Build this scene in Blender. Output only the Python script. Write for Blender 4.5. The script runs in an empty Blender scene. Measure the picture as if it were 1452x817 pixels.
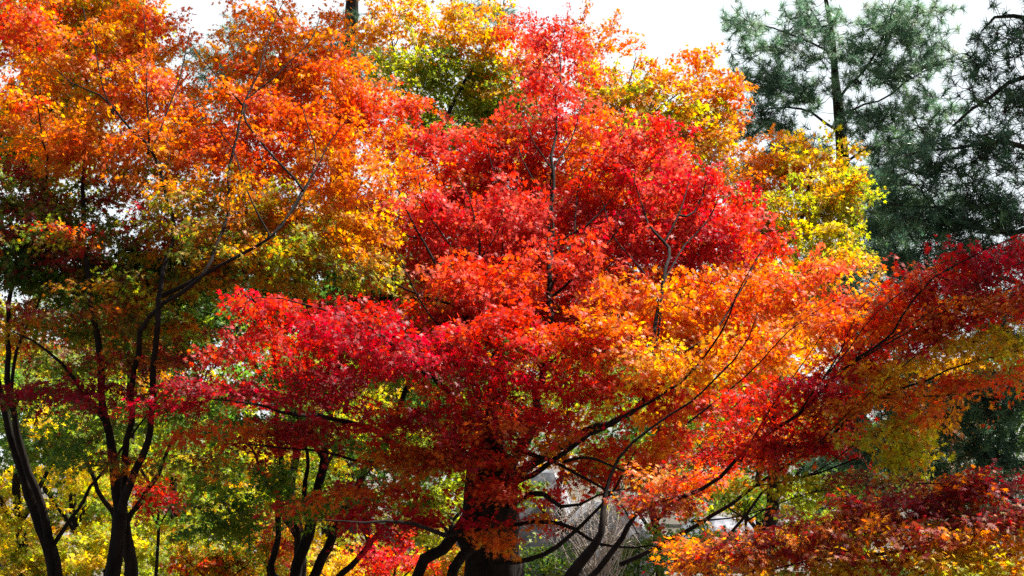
import bpy, math, random
import numpy as np
from mathutils import Vector

R = math.radians
C = bpy.context.scene
col = C.collection
SEED = 7
rng = np.random.default_rng(SEED)
random.seed(SEED)

# ------------------------------------------------------------------ camera, light, exposure
CAM_Z, PITCH, LENS = 2.2, 6.0, 57.0
cam_d = bpy.data.cameras.new('camera'); cam_d.lens = LENS; cam_d.sensor_width = 36; cam_d.clip_end = 6000
cam = bpy.data.objects.new('camera', cam_d); col.objects.link(cam)
cam.location = (0, 0, CAM_Z); cam.rotation_euler = (R(90 + PITCH), 0, 0)
C.camera = cam

SUN_EL, SUN_AZ = 57.0, 62.0        # azimuth measured clockwise from the view direction (+Y)
w = bpy.data.worlds.new('World'); C.world = w; w.use_nodes = True
nt = w.node_tree
sky = nt.nodes.new('ShaderNodeTexSky'); sky.sky_type = 'NISHITA'; sky.sun_disc = False
sky.sun_elevation = R(SUN_EL); sky.sun_rotation = R(SUN_AZ)
sky.dust_density = 6.0; sky.air_density = 1.0; sky.ozone_density = 1.0
bg = nt.nodes['Background']; bg.inputs[1].default_value = 0.05
# thin bright cloud over the wood in front, clear sky behind the photographer
wtc = nt.nodes.new('ShaderNodeTexCoord'); wsp = nt.nodes.new('ShaderNodeSeparateXYZ'); nt.links.new(wtc.outputs['Generated'], wsp.inputs[0])
wmr = nt.nodes.new('ShaderNodeMapRange'); wmr.interpolation_type = 'SMOOTHSTEP'
wmr.inputs[1].default_value = .35; wmr.inputs[2].default_value = .85; nt.links.new(wsp.outputs[1], wmr.inputs[0])
wnz = nt.nodes.new('ShaderNodeTexNoise'); wnz.inputs['Scale'].default_value = 5; wnz.inputs['Detail'].default_value = 6
nt.links.new(wtc.outputs['Generated'], wnz.inputs['Vector'])
wm2 = nt.nodes.new('ShaderNodeMapRange'); wm2.inputs[1].default_value = .3; wm2.inputs[2].default_value = .55; wm2.inputs[3].default_value = .85
nt.links.new(wnz.outputs['Fac'], wm2.inputs[0])
wmu = nt.nodes.new('ShaderNodeMath'); wmu.operation = 'MULTIPLY'; nt.links.new(wmr.outputs[0], wmu.inputs[0]); nt.links.new(wm2.outputs[0], wmu.inputs[1])
wmx = nt.nodes.new('ShaderNodeMix'); wmx.data_type = 'RGBA'; nt.links.new(wmu.outputs[0], wmx.inputs['Factor'])
nt.links.new(sky.outputs[0], wmx.inputs['A']); wmx.inputs['B'].default_value = (7.7, 8.3, 8.7, 1)
nt.links.new(wmx.outputs['Result'], bg.inputs[0])
sd = bpy.data.lights.new('sun', 'SUN'); sd.energy = 5.0; sd.angle = R(0.5); sd.color = (1.0, 0.95, 0.86)
sun = bpy.data.objects.new('sun', sd); col.objects.link(sun)
_d = Vector((math.sin(R(SUN_AZ)) * math.cos(R(SUN_EL)), math.cos(R(SUN_AZ)) * math.cos(R(SUN_EL)), math.sin(R(SUN_EL))))
sun.rotation_euler = _d.to_track_quat('Z', 'Y').to_euler(); sun.location = _d * 60
C.view_settings.view_transform = 'Standard'; C.view_settings.look = 'None'
C.view_settings.exposure = 1.55; C.view_settings.gamma = 1.0
C.cycles.max_bounces = 7; C.cycles.diffuse_bounces = 4; C.cycles.transmission_bounces = 4; C.cycles.glossy_bounces = 1
C.cycles.use_denoising = False
C.cycles.sample_clamp_indirect = 4.0

# ------------------------------------------------------------------ helpers
_f = np.array([0, math.cos(R(PITCH)), math.sin(R(PITCH))]); _u = np.array([0, -math.sin(R(PITCH)), math.cos(R(PITCH))])
_r = np.array([1., 0, 0]); K = 36 / LENS / 1452.0
def P(px, py, d):
    return np.array([0, 0, CAM_Z]) + d * (_f + _r * (px - 726) * K - _u * (py - 408.5) * K)
def mpp(d): return d * K                       # metres per photo pixel at depth d

def tag(o, label=None, cat=None, group=None, kind=None):
    if label: o['label'] = label
    if cat: o['category'] = cat
    if group: o['group'] = group
    if kind: o['kind'] = kind
    return o
def empty(name, loc):
    o = bpy.data.objects.new(name, None); col.objects.link(o); o.location = loc; o.empty_display_size = 0.3
    return o
def mesh_np(name, V, loops, starts, totals, mat, parent=None, colors=None, smooth=False):
    me = bpy.data.meshes.new(name)
    me.vertices.add(len(V)); me.vertices.foreach_set('co', np.ascontiguousarray(V, dtype=np.float32).ravel())
    me.loops.add(len(loops)); me.loops.foreach_set('vertex_index', np.ascontiguousarray(loops, dtype=np.int32))
    me.polygons.add(len(starts)); me.polygons.foreach_set('loop_start', np.ascontiguousarray(starts, dtype=np.int32))
    if smooth: me.polygons.foreach_set('use_smooth', np.ones(len(starts), dtype=bool))
    me.update(calc_edges=True)
    if colors is not None:
        a = me.attributes.new('tint', 'FLOAT_COLOR', 'FACE')
        c4 = np.ones((len(starts), 4), dtype=np.float32); c4[:, :3] = colors
        a.data.foreach_set('color', c4.ravel())
    me.materials.append(mat)
    o = bpy.data.objects.new(name, me); col.objects.link(o)
    if parent is not None:
        o.parent = parent
        o.matrix_parent_inverse.identity()
        o.location = -Vector(parent.location)
        me.transform(__import__('mathutils').Matrix.Translation(-Vector(parent.location))); o.location = (0, 0, 0)
    return o

class Tubes:
    def __init__(s): s.V = []; s.F = []; s.n = 0
    def add(s, pts, rad, sides=6, wob=0.0):
        pts = np.asarray(pts, float); n = len(pts)
        T = np.gradient(pts, axis=0); T /= np.linalg.norm(T, axis=1)[:, None] + 1e-9
        ref = np.array([0.31, 0.2, 0.93]) if abs(T[0][2]) < 0.8 else np.array([1., 0.1, 0])
        A = np.cross(T, ref); A /= np.linalg.norm(A, axis=1)[:, None] + 1e-9
        B = np.cross(T, A)
        th = np.arange(sides) * 2 * math.pi / sides
        rr = np.asarray(rad, float)[:, None] * (1 + (rng.normal(0, wob, (n, sides)) if wob else np.zeros((n, sides))))
        ring = pts[:, None, :] + rr[..., None] * (np.cos(th)[None, :, None] * A[:, None, :] + np.sin(th)[None, :, None] * B[:, None, :])
        s.V.append(ring.reshape(-1, 3))
        i = np.arange(n - 1)[:, None] * sides; j = np.arange(sides)[None, :]; k = (j + 1) % sides
        q = np.stack([i + j, i + k, i + sides + k, i + sides + j], -1).reshape(-1, 4) + s.n
        s.F.append(q); s.n += n * sides
    def build(s, name, mat, parent=None):
        V = np.concatenate(s.V); F = np.concatenate(s.F)
        return mesh_np(name, V, F.ravel(), np.arange(len(F)) * 4, None, mat, parent, smooth=True)

def spline(pts, step=0.12):
    """Catmull-Rom through rows of (x,y,z,r)"""
    p = np.asarray(pts, float)
    if len(p) == 2: p = np.array([p[0], p[0] * .5 + p[1] * .5, p[1]])
    e = np.vstack([2 * p[0] - p[1], p, 2 * p[-1] - p[-2]]); out = []
    for i in range(1, len(e) - 2):
        L = np.linalg.norm(e[i + 1][:3] - e[i][:3]); m = max(2, int(L / step))
        for t in np.arange(m) / m:
            a, b, c, d = e[i - 1], e[i], e[i + 1], e[i + 2]
            out.append(.5 * ((2 * b) + (-a + c) * t + (2 * a - 5 * b + 4 * c - d) * t * t + (-a + 3 * b - 3 * c + d) * t ** 3))
    out.append(e[-2]); o = np.array(out); o[:, 3] = np.maximum(o[:, 3], .0015)
    return o
def crook(o, amt):
    n = len(o); ph = rng.uniform(0, 6.28, 6); t = np.cumsum(np.r_[0, np.linalg.norm(np.diff(o[:, :3], axis=0), axis=1)])
    for k in range(3):
        o[:, k] += amt * (np.sin(t * 4.1 + ph[k]) + .6 * np.sin(t * 9.3 + ph[k + 3])) * np.minimum(1, t * 2)
    o[1:-1, :3] += rng.normal(0, amt * .28, (n - 2, 3))
    return o

# ------------------------------------------------------------------ materials
def nodes(name):
    m = bpy.data.materials.new(name); m.use_nodes = True
    t = m.node_tree; return m, t, t.nodes, t.links, t.nodes['Principled BSDF']
def leaf_material(name, trans=0.62, rough=0.5, spec=0.32, sat=1.06, hue=.504):
    m, t, N, L, b = nodes(name)
    at = N.new('ShaderNodeAttribute'); at.attribute_name = 'tint'
    geo = N.new('ShaderNodeNewGeometry')
    nz = N.new('ShaderNodeTexNoise'); nz.inputs['Scale'].default_value = 45; nz.inputs['Detail'].default_value = 2
    tc = N.new('ShaderNodeTexCoord'); L.new(tc.outputs['Object'], nz.inputs['Vector'])
    mr = N.new('ShaderNodeMapRange'); mr.inputs[1].default_value = .35; mr.inputs[2].default_value = .7
    mr.inputs[3].default_value = .8; mr.inputs[4].default_value = 1.12
    L.new(nz.outputs['Fac'], mr.inputs[0])
    mu = N.new('ShaderNodeVectorMath'); mu.operation = 'SCALE'; L.new(at.outputs['Color'], mu.inputs[0]); L.new(mr.outputs[0], mu.inputs['Scale'])
    L.new(mu.outputs[0], b.inputs['Base Color']); b.inputs['Roughness'].default_value = rough
    b.inputs['Specular IOR Level'].default_value = spec
    hs = N.new('ShaderNodeHueSaturation'); hs.inputs['Saturation'].default_value = sat; hs.inputs['Value'].default_value = 1.2; hs.inputs['Hue'].default_value = hue
    L.new(mu.outputs[0], hs.inputs['Color'])
    tr = N.new('ShaderNodeBsdfTranslucent'); L.new(hs.outputs[0], tr.inputs['Color'])
    mx = N.new('ShaderNodeMixShader'); mx.inputs[0].default_value = trans
    L.new(b.outputs[0], mx.inputs[1]); L.new(tr.outputs[0], mx.inputs[2])
    L.new(mx.outputs[0], N['Material Output'].inputs['Surface'])
    return m
def bark_material(name, c1, c2, scale=14):
    m, t, N, L, b = nodes(name)
    tc = N.new('ShaderNodeTexCoord'); mp = N.new('ShaderNodeMapping'); mp.inputs['Scale'].default_value = (1, 1, .22)
    nz = N.new('ShaderNodeTexNoise'); nz.inputs['Scale'].default_value = scale; nz.inputs['Detail'].default_value = 7; nz.inputs['Roughness'].default_value = .7
    L.new(tc.outputs['Object'], mp.inputs[0]); L.new(mp.outputs[0], nz.inputs['Vector'])
    cr = N.new('ShaderNodeValToRGB'); cr.color_ramp.elements[0].position = .35; cr.color_ramp.elements[0].color = (*c1, 1)
    cr.color_ramp.elements[1].position = .7; cr.color_ramp.elements[1].color = (*c2, 1)
    L.new(nz.outputs['Fac'], cr.inputs[0]); L.new(cr.outputs[0], b.inputs['Base Color']); b.inputs['Roughness'].default_value = .92; b.inputs['Specular IOR Level'].default_value = .12
    bp = N.new('ShaderNodeBump'); bp.inputs['Strength'].default_value = .7; bp.inputs['Distance'].default_value = .03
    L.new(nz.outputs['Fac'], bp.inputs['Height']); L.new(bp.outputs[0], b.inputs['Normal'])
    return m
M_leaf = leaf_material('maple leaf')
M_needle = leaf_material('pine needle', trans=.45, rough=.42, spec=.5, sat=1.0, hue=.5)
M_bark = bark_material('maple bark', (.008, .006, .005), (.028, .021, .018))
M_twig = bark_material('maple twig', (.03, .012, .011), (.055, .025, .02), 30)
M_pbark = bark_material('pine bark', (.018, .013, .011), (.06, .042, .032), 10)
M_dead = bark_material('dead twig', (.32, .28, .24), (.5, .45, .4), 20)

# ------------------------------------------------------------------ leaf colours (linear pigments; extra maroon also paints shade low in the red crown)
PAL = dict(
    crimson=(.50, .015, .045), red=(.62, .030, .030), scarlet=(.74, .065, .035), coral=(.80, .10, .082), brown=(.20, .09, .04), vermil=(.80, .13, .035),
    orange=(.80, .22, .03), amber=(.78, .34, .03), yellow=(.74, .50, .04), lime=(.42, .44, .03),
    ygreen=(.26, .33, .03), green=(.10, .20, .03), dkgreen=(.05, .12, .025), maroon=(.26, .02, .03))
def pal(spec):
    """'red:3 orange:1' -> colours, weights"""
    cs, ws = [], []
    for s in spec.split():
        n, _, k = s.partition(':'); cs.append(PAL[n]); ws.append(float(k or 1))
    ws = np.array(ws); return np.array(cs), ws / ws.sum()

def leaf_outline(lobes):
    if lobes == 7:
        ang = [-128, -84, -42, 0, 42, 84, 128]; ln = [.42, .72, .93, 1.0, .93, .72, .42]; sn = .33
    else:
        ang = [-105, -52, 0, 52, 105]; ln = [.6, .88, 1.0, .88, .6]; sn = .36
    pts = [(0, -.02)]
    for i, (a, l) in enumerate(zip(ang, ln)):
        pts.append((l * math.sin(R(a)), .12 + l * math.cos(R(a))))
        if i < len(ang) - 1:
            m = R((a + ang[i + 1]) / 2); pts.append((sn * math.sin(m), .12 + sn * math.cos(m)))
    return np.array(pts)
OUT = {7: leaf_outline(7), 5: leaf_outline(5)}

def unit(a): return a / (np.linalg.norm(a, axis=-1, keepdims=True) + 1e-9)

def leaves_mesh(name, pos, fwd, nrm, size, tint, lobes, mat, parent):
    o = OUT[lobes]; n = len(pos); m = len(o)
    fwd = unit(fwd); side = unit(np.cross(fwd, nrm)); nn = np.cross(side, fwd)
    r2 = (o ** 2).sum(1)
    wid = rng.uniform(.8, 1.1, n)
    curl = rng.normal(.2, .22, n)
    fold = rng.normal(.12, .22, n)
    z = -curl[:, None] * r2[None, :] + fold[:, None] * np.abs(o[:, 0])[None, :]
    V = pos[:, None, :] + size[:, None, None] * ((o[:, 0][None, :] * wid[:, None])[..., None] * side[:, None, :] + o[:, 1][None, :, None] * fwd[:, None, :] + z[..., None] * nn[:, None, :])
    return mesh_np(name, V.reshape(-1, 3), np.arange(n * m), np.arange(n) * m, None, mat, parent, colors=tint)

def sample_blobs(blobs, dens, fs=0.):
    """blobs: (px,py,depth, rx_px, ry_px, rz_m, angle, weight, palette, flat) -> centres in world + index"""
    cs, ix = [], []
    for bi, b in enumerate(blobs):
        px, py, d, rx, ry, rz, ang, wt = b[:8]
        A = math.pi * rx * ry * mpp(d) ** 2
        n = max(2, int(round(A * dens * wt)))
        q = rng.normal(size=(n, 3)); q = unit(q) * (rng.uniform(0, 1, (n, 1)) ** (1 / 2.6))
        ca, sa = math.cos(R(ang)), math.sin(R(ang))
        x = q[:, 0] * rx; y = q[:, 1] * ry
        X = px + x * ca + y * sa; Y = py - x * sa + y * ca; D = d + fs + q[:, 2] * rz * .5
        cs.append(np.stack([0 * D, 0 * D, 0 * D + CAM_Z], 1) + D[:, None] * (_f + _r * ((X - 726) * K)[:, None] - _u * ((Y - 408.5) * K)[:, None]))
        ix.append(np.full(n, bi))
    return np.concatenate(cs), np.concatenate(ix)

def grow(nodes_, centres, reach=None):
    """connect every spray centre to the nearest part of the skeleton with a curved twig; returns twigs and arrival direction"""
    N = [np.array(nodes_)]                      # rows x,y,z,r,dx,dy,dz
    arr = np.array(nodes_); cap = len(arr) + 3 * len(centres) + 5
    A = np.zeros((cap, 7)); A[:len(arr)] = arr; n = len(arr)
    d0 = np.array([np.min(np.linalg.norm(arr[:, :3] - c, axis=1)) for c in centres])
    order = np.argsort(d0); tw = []; dirs = np.zeros_like(centres)
    for i in order:
        c = centres[i]; D = c - A[:n, :3]; L = np.linalg.norm(D, axis=1)
        cost = L * (1.25 - .45 * (D * A[:n, 4:7]).sum(1) / (L + 1e-6)) + .15 * np.maximum(0, -D[:, 2])
        k = int(np.argmin(cost)); p0, r0, t0 = A[k, :3], A[k, 3], A[k, 4:7]; L = L[k]
        c1 = p0 + t0 * L * .35 + np.array([0, 0, .06 * L])
        t = np.linspace(0, 1, 6)[:, None]
        pts = (1 - t) ** 2 * p0 + 2 * t * (1 - t) * c1 + t * t * c
        pts[1:-1] += rng.normal(0, .02 * L, (4, 3))
        ra = min(r0 * .7, .0025 + .007 * L); rad = np.linspace(ra, .0016, 6)
        tw.append((pts, rad)); g = unit(np.gradient(pts, axis=0)); dirs[i] = g[-1]
        for j in (2, 4, 5):
            A[n] = [*pts[j], max(rad[j], .0022), *g[j]]; n += 1
    return tw, dirs

def limbs_to_world(spec):
    p = [(*P(a[0], a[1], a[2]), a[3] if a[3] > .12 or spec[0][3] > .2 else a[3] * LIMB) for a in spec]
    return p

def tree(name, label, cat, limbs, blobs, dens=42, nleaf=42, size=.046, R0=.24, lobes=7, group=None, twig_sides=3,
         trunk_n=1, bark=None, mat=None, wob=.06, crk=.02, twiglets=True, fs=0.):
    """limbs: list of polylines (px,py,depth,radius); the first is the trunk"""
    bark = bark or M_bark; mat = mat or M_leaf
    tr = spline(limbs_to_world(limbs[0]))
    root = empty(name, (tr[0][0], tr[0][1], 0)); tag(root, label, cat, group)
    base = tr[0].copy(); base[2] = -.1; base[3] *= 1.25
    if tr[0][2] > .3:
        k = max(3, int(tr[0][2] / .3)); low = np.linspace(base, tr[0], k)[:-1]; tr = np.vstack([low, tr])
    nodes_ = []
    for i, l in enumerate(limbs):
        s = tr if i == 0 else crook(spline(limbs_to_world(l)), crk * min(1., max(.35, l[0][3] / .04)))
        if i == 0: s = crook(s, crk * .6)
        T = Tubes(); big = s[:, 3].max() > .05
        T.add(s[:, :3], s[:, 3], 12 if big else 7, wob if big else wob * .6)
        T.build('trunk' if i == 0 else 'limb', bark, root)
        g = unit(np.gradient(s[:, :3], axis=0))
        st = s if i else s[s[:, 2] > 1.2]
        gg = g if i else g[s[:, 2] > 1.2]
        nodes_ += [[*a[:3], a[3], *b] for a, b in zip(st[::2], gg[::2])]
    dens *= DENS; nleaf *= NLEAF; size *= LSIZE
    cen, ix = sample_blobs(blobs, dens, fs)
    tw, dirs = grow(nodes_, cen)
    T = Tubes()
    for pts, rad in tw: T.add(pts, rad, twig_sides)
    # sprays
    n = len(cen)
    flat = np.array([b[9] if len(b) > 9 else .5 for b in blobs])[ix]
    d = dirs.copy(); d[:, 2] *= (1 - .6 * flat); d += rng.normal(0, .25, d.shape) * np.array([1, 1, .4]); d = unit(d)
    up = np.array([0, 0, 1.]) + rng.normal(0, .22, (n, 3)) + rng.normal(0, .75, (n, 3)) * (1 - flat)[:, None]
    sd_ = unit(np.cross(d, up)); upn = unit(np.cross(sd_, d))
    cnt = rng.poisson(nleaf, n) + 6; tot = cnt.sum(); si = np.repeat(np.arange(n), cnt)
    Rr = (R0 * rng.uniform(.65, 1.25, n))[si]
    # five twiglets per spray, leaves in pairs along them
    k = rng.integers(0, 5, tot); ta = np.array([0, 38, -38, 72, -72])[k] + rng.normal(0, 7, tot)
    tl = np.array([1.0, .8, .8, .55, .55])[k]; tb = np.array([0, -.1, -.1, -.3, -.3])[k]
    s = rng.uniform(0, 1, tot) ** .8
    u = Rr * (tb + s * tl * np.cos(np.radians(ta))); v = Rr * s * tl * np.sin(np.radians(ta))
    sgn = np.where(rng.random(tot) < .5, -1, 1)
    dd, ss, uu = d[si], sd_[si], upn[si]
    la = np.radians(ta + sgn * rng.uniform(15, 80, tot) * (s < .93))
    fwd = dd * np.cos(la)[:, None] + ss * np.sin(la)[:, None]
    pos = cen[si] + dd * u[:, None] + ss * v[:, None] + fwd * .022 + uu * rng.normal(0, .022, tot)[:, None]
    pos[:, 2] -= .25 * (u * u + v * v) / np.maximum(Rr, .05)
    fl = flat[si]
    fwd = fwd + rng.normal(0, .25, (tot, 3)); fwd[:, 2] -= rng.uniform(.1, .7, tot)
    nrm = uu + rng.normal(0, 1, (tot, 3)) * (.28 + .55 * (1 - fl))[:, None]
    # tints
    tint = np.zeros((tot, 3)); bi = ix[si]
    for b in range(len(blobs)):
        cs, ws = pal(blobs[b][8]); spr = np.where(ix == b)[0]
        sc = cs[rng.choice(len(cs), len(spr), p=ws)]
        m = bi == b
        lut = np.zeros((n, 3)); lut[spr] = sc
        own = cs[rng.choice(len(cs), m.sum(), p=ws)]
        f = rng.beta(1.2, 2.2, m.sum())[:, None]
        tint[m] = lut[si[m]] * (1 - f) + own * f
    tint *= np.exp(rng.normal(0, .16, tot))[:, None] * np.exp(rng.normal(0, .08, (tot, 3)))
    old = rng.random(tot) < .035; tint[old] = tint[old] * .25 + np.array(PAL['brown']) * .75
    sz = size * rng.uniform(.5, 1.25, tot)
    leaves_mesh('crown', pos, fwd, nrm, sz, np.clip(tint, 0, .8), lobes, mat, root)
    if twiglets:
        for i in range(n):
            r_ = R0 * .9
            for a, l, b in ((0, 1, 0), (38, .8, -.1), (-38, .8, -.1)):
                p0 = cen[i] + d[i] * r_ * b; dirv = d[i] * math.cos(R(a)) + sd_[i] * math.sin(R(a))
                p2 = p0 + dirv * r_ * l; p2[2] -= .2 * r_ * l
                T.add([p0, (p0 + p2) / 2 + [0, 0, .01], p2], [.0016, .0012, .0007], 3)
    T.build('twigs', M_twig if bark is M_bark else bark, root)
    STAT.append((name, n, tot))
    return root
STAT = []
LIMB = .56
DENS, NLEAF, LSIZE = 2.1, 1.9, .69

def conifer(name, label, limbs, blobs, dens=9, tufts=9, needles=40, nl=.13, nw=.009, greens=None, group=None, cat='pine tree'):
    tr = spline(limbs_to_world(limbs[0]), .3)
    root = empty(name, (tr[0][0], tr[0][1], 0)); tag(root, label, cat, group)
    if tr[0][2] > .3:
        b = tr[0].copy(); b[2] = -.1; b[3] *= 1.2; tr = np.vstack([np.linspace(b, tr[0], 8)[:-1], tr])
    nodes_ = []
    for i, l in enumerate(limbs):
        s = tr if i == 0 else crook(spline(limbs_to_world(l), .2), .03)
        T = Tubes(); T.add(s[:, :3], s[:, 3], 10, .06); T.build('trunk' if i == 0 else 'limb', M_pbark, root)
        g = unit(np.gradient(s[:, :3], axis=0)); nodes_ += [[*a[:3], a[3], *q] for a, q in zip(s, g) if a[2] > 2]
    cen, ix = sample_blobs(blobs, dens * 1.7); tw, dirs = grow(nodes_, cen)
    T = Tubes()
    for pts, rad in tw: T.add(pts, np.maximum(rad * 1.5, .005), 3)
    n = len(cen)
    tc_ = np.repeat(cen, tufts, 0) + rng.normal(0, .17, (n * tufts, 3)) * np.array([1, 1, .55])
    td = unit(np.repeat(dirs, tufts, 0) * .5 + rng.normal(0, .45, (n * tufts, 3)) + np.array([0, 0, .55]))
    for a, c, q in zip(np.repeat(cen, tufts, 0), tc_, td): T.add([a, (a + c) / 2 - [0, 0, .02], c + q * .05], [.005, .004, .003], 3)
    T.build('twigs', M_pbark, root)
    m = n * tufts * needles; ti = np.repeat(np.arange(n * tufts), needles)
    nd = unit(td[ti] * .75 + unit(rng.normal(size=(m, 3))) * .95); nd[:, 2] -= .08
    p0 = tc_[ti] + td[ti] * rng.uniform(-.05, .07, m)[:, None]
    L = nl * rng.uniform(.7, 1.15, m); sd_ = unit(np.cross(nd, rng.normal(size=(m, 3)))) * (nw * .5)
    V = np.stack([p0 - sd_, p0 + sd_, p0 + nd * L[:, None]], 1).reshape(-1, 3)
    g = np.array(greens or [(.05, .09, .04), (.07, .12, .05), (.10, .14, .045)])
    tuft_c = g[rng.integers(0, len(g), n * tufts)] * np.exp(rng.normal(0, .2, (n * tufts, 1)))
    tint = tuft_c[ti] * np.exp(rng.normal(0, .15, (m, 1)))
    mesh_np('crown', V, np.arange(m * 3), np.arange(m) * 3, None, M_needle, root, colors=np.clip(tint, 0, .4))
    STAT.append((name, n, m))
    return root

# ------------------------------------------------------------------ ground and hills
def ground():
    n = 90; g = np.sinh(np.linspace(-4.2, 4.2, n)); g = g / g.max() * 1500
    X, Y = np.meshgrid(g, g + 40); H = .12 * np.sin(X * .31) * np.cos(Y * .27) + .05 * np.sin(X * 1.3 + Y)
    H = H * np.minimum(1, 60 / (1 + np.hypot(X, Y - 10)))
    V = np.stack([X, Y, H], -1).reshape(-1, 3)
    i = np.arange(n - 1)[:, None] * n; j = np.arange(n - 1)[None, :]
    F = np.stack([i + j, i + j + 1, i + n + j + 1, i + n + j], -1).reshape(-1, 4)
    m, t, N, L, b = nodes('leaf littered ground')
    tc = N.new('ShaderNodeTexCoord')
    nz = N.new('ShaderNodeTexNoise'); nz.inputs['Scale'].default_value = .25; nz.inputs['Detail'].default_value = 8
    L.new(tc.outputs['Object'], nz.inputs['Vector'])
    cr = N.new('ShaderNodeValToRGB'); e = cr.color_ramp.elements
    e[0].position = .38; e[0].color = (.04, .032, .02, 1); e[1].position = .62; e[1].color = (.12, .12, .125, 1)
    x = e.new(.5); x.color = (.08, .065, .045, 1)
    L.new(nz.outputs['Fac'], cr.inputs[0]); L.new(cr.outputs[0], b.inputs['Base Color']); b.inputs['Roughness'].default_value = .95
    bp = N.new('ShaderNodeBump'); n2 = N.new('ShaderNodeTexNoise'); n2.inputs['Scale'].default_value = 9; n2.inputs['Detail'].default_value = 6
    L.new(tc.outputs['Object'], n2.inputs['Vector']); L.new(n2.outputs['Fac'], bp.inputs['Height']); L.new(bp.outputs[0], b.inputs['Normal'])
    tag(mesh_np('ground', V, F.ravel(), np.arange(len(F)) * 4, None, m, smooth=True), kind='structure')
    # far wooded hills
    nx, ny = 120, 16; V = []
    for a in range(ny):
        for k in range(nx):
            x = -700 + 1400 * k / (nx - 1); s = a / (ny - 1); y = 420 + 260 * s
            h = (14 + 9 * math.sin(x * .011 + 1) + 4 * math.sin(x * .043) + 1.6 * math.sin(x * .19 + a)) * math.sin(s * math.pi / 2 + .0)
            V.append((x, y, -1 + h))
    F = [(a * nx + k, a * nx + k + 1, (a + 1) * nx + k + 1, (a + 1) * nx + k) for a in range(ny - 1) for k in range(nx - 1)]
    F = np.array(F)
    m, t, N, L, b = nodes('far woods'); nz = N.new('ShaderNodeTexNoise'); nz.inputs['Scale'].default_value = .15; nz.inputs['Detail'].default_value = 8
    tc = N.new('ShaderNodeTexCoord'); L.new(tc.outputs['Object'], nz.inputs['Vector'])
    cr = N.new('ShaderNodeValToRGB'); e = cr.color_ramp.elements
    e[0].position = .4; e[0].color = (.08, .11, .10, 1); e[1].position = .62; e[1].color = (.22, .2, .19, 1)
    L.new(nz.outputs['Fac'], cr.inputs[0]); L.new(cr.outputs[0], b.inputs['Base Color']); b.inputs['Roughness'].default_value = 1
    tag(mesh_np('hills', np.array(V), F.ravel(), np.arange(len(F)) * 4, None, m, smooth=True), kind='structure')
ground()

exec_trees = True
def lean(limbs, blobs, y0, k, kt=None, y1=9999, k1=0):
    """let the crown recede with height, as a dome does"""
    f = lambda py: k * max(0., (y0 - py)) / 300. + k1 * min(1., max(0., py - y1) / 110.)
    L = [limbs[0] if kt is None else [(a, b, c + f(b), r) for a, b, c, r in limbs[0]]] + [[(a, b, c + f(b), r) for a, b, c, r in l] for l in limbs[1:]]
    B = [(b[0], b[1], b[2] + f(b[1]), *b[3:]) for b in blobs]
    return L, B
def offshoot(limbs, path, d, r):
    """a thin stem that leaves the nearest control point of an existing limb below it"""
    x, y = path[0]; c = [q for l in limbs[1:] for q in l if q[1] >= y - 5 and q[3] > .01]
    q = min(c, key=lambda q: math.hypot(q[0] - x, q[1] - y))
    n = len(path); return [(q[0], q[1], q[2], r + .005)] + [(a, b, q[2] + (d - q[2]) * (k + 1) / n, r * (1 - (k + 1) / (n + 1)) + .003) for k, (a, b) in enumerate(path)]
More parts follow.
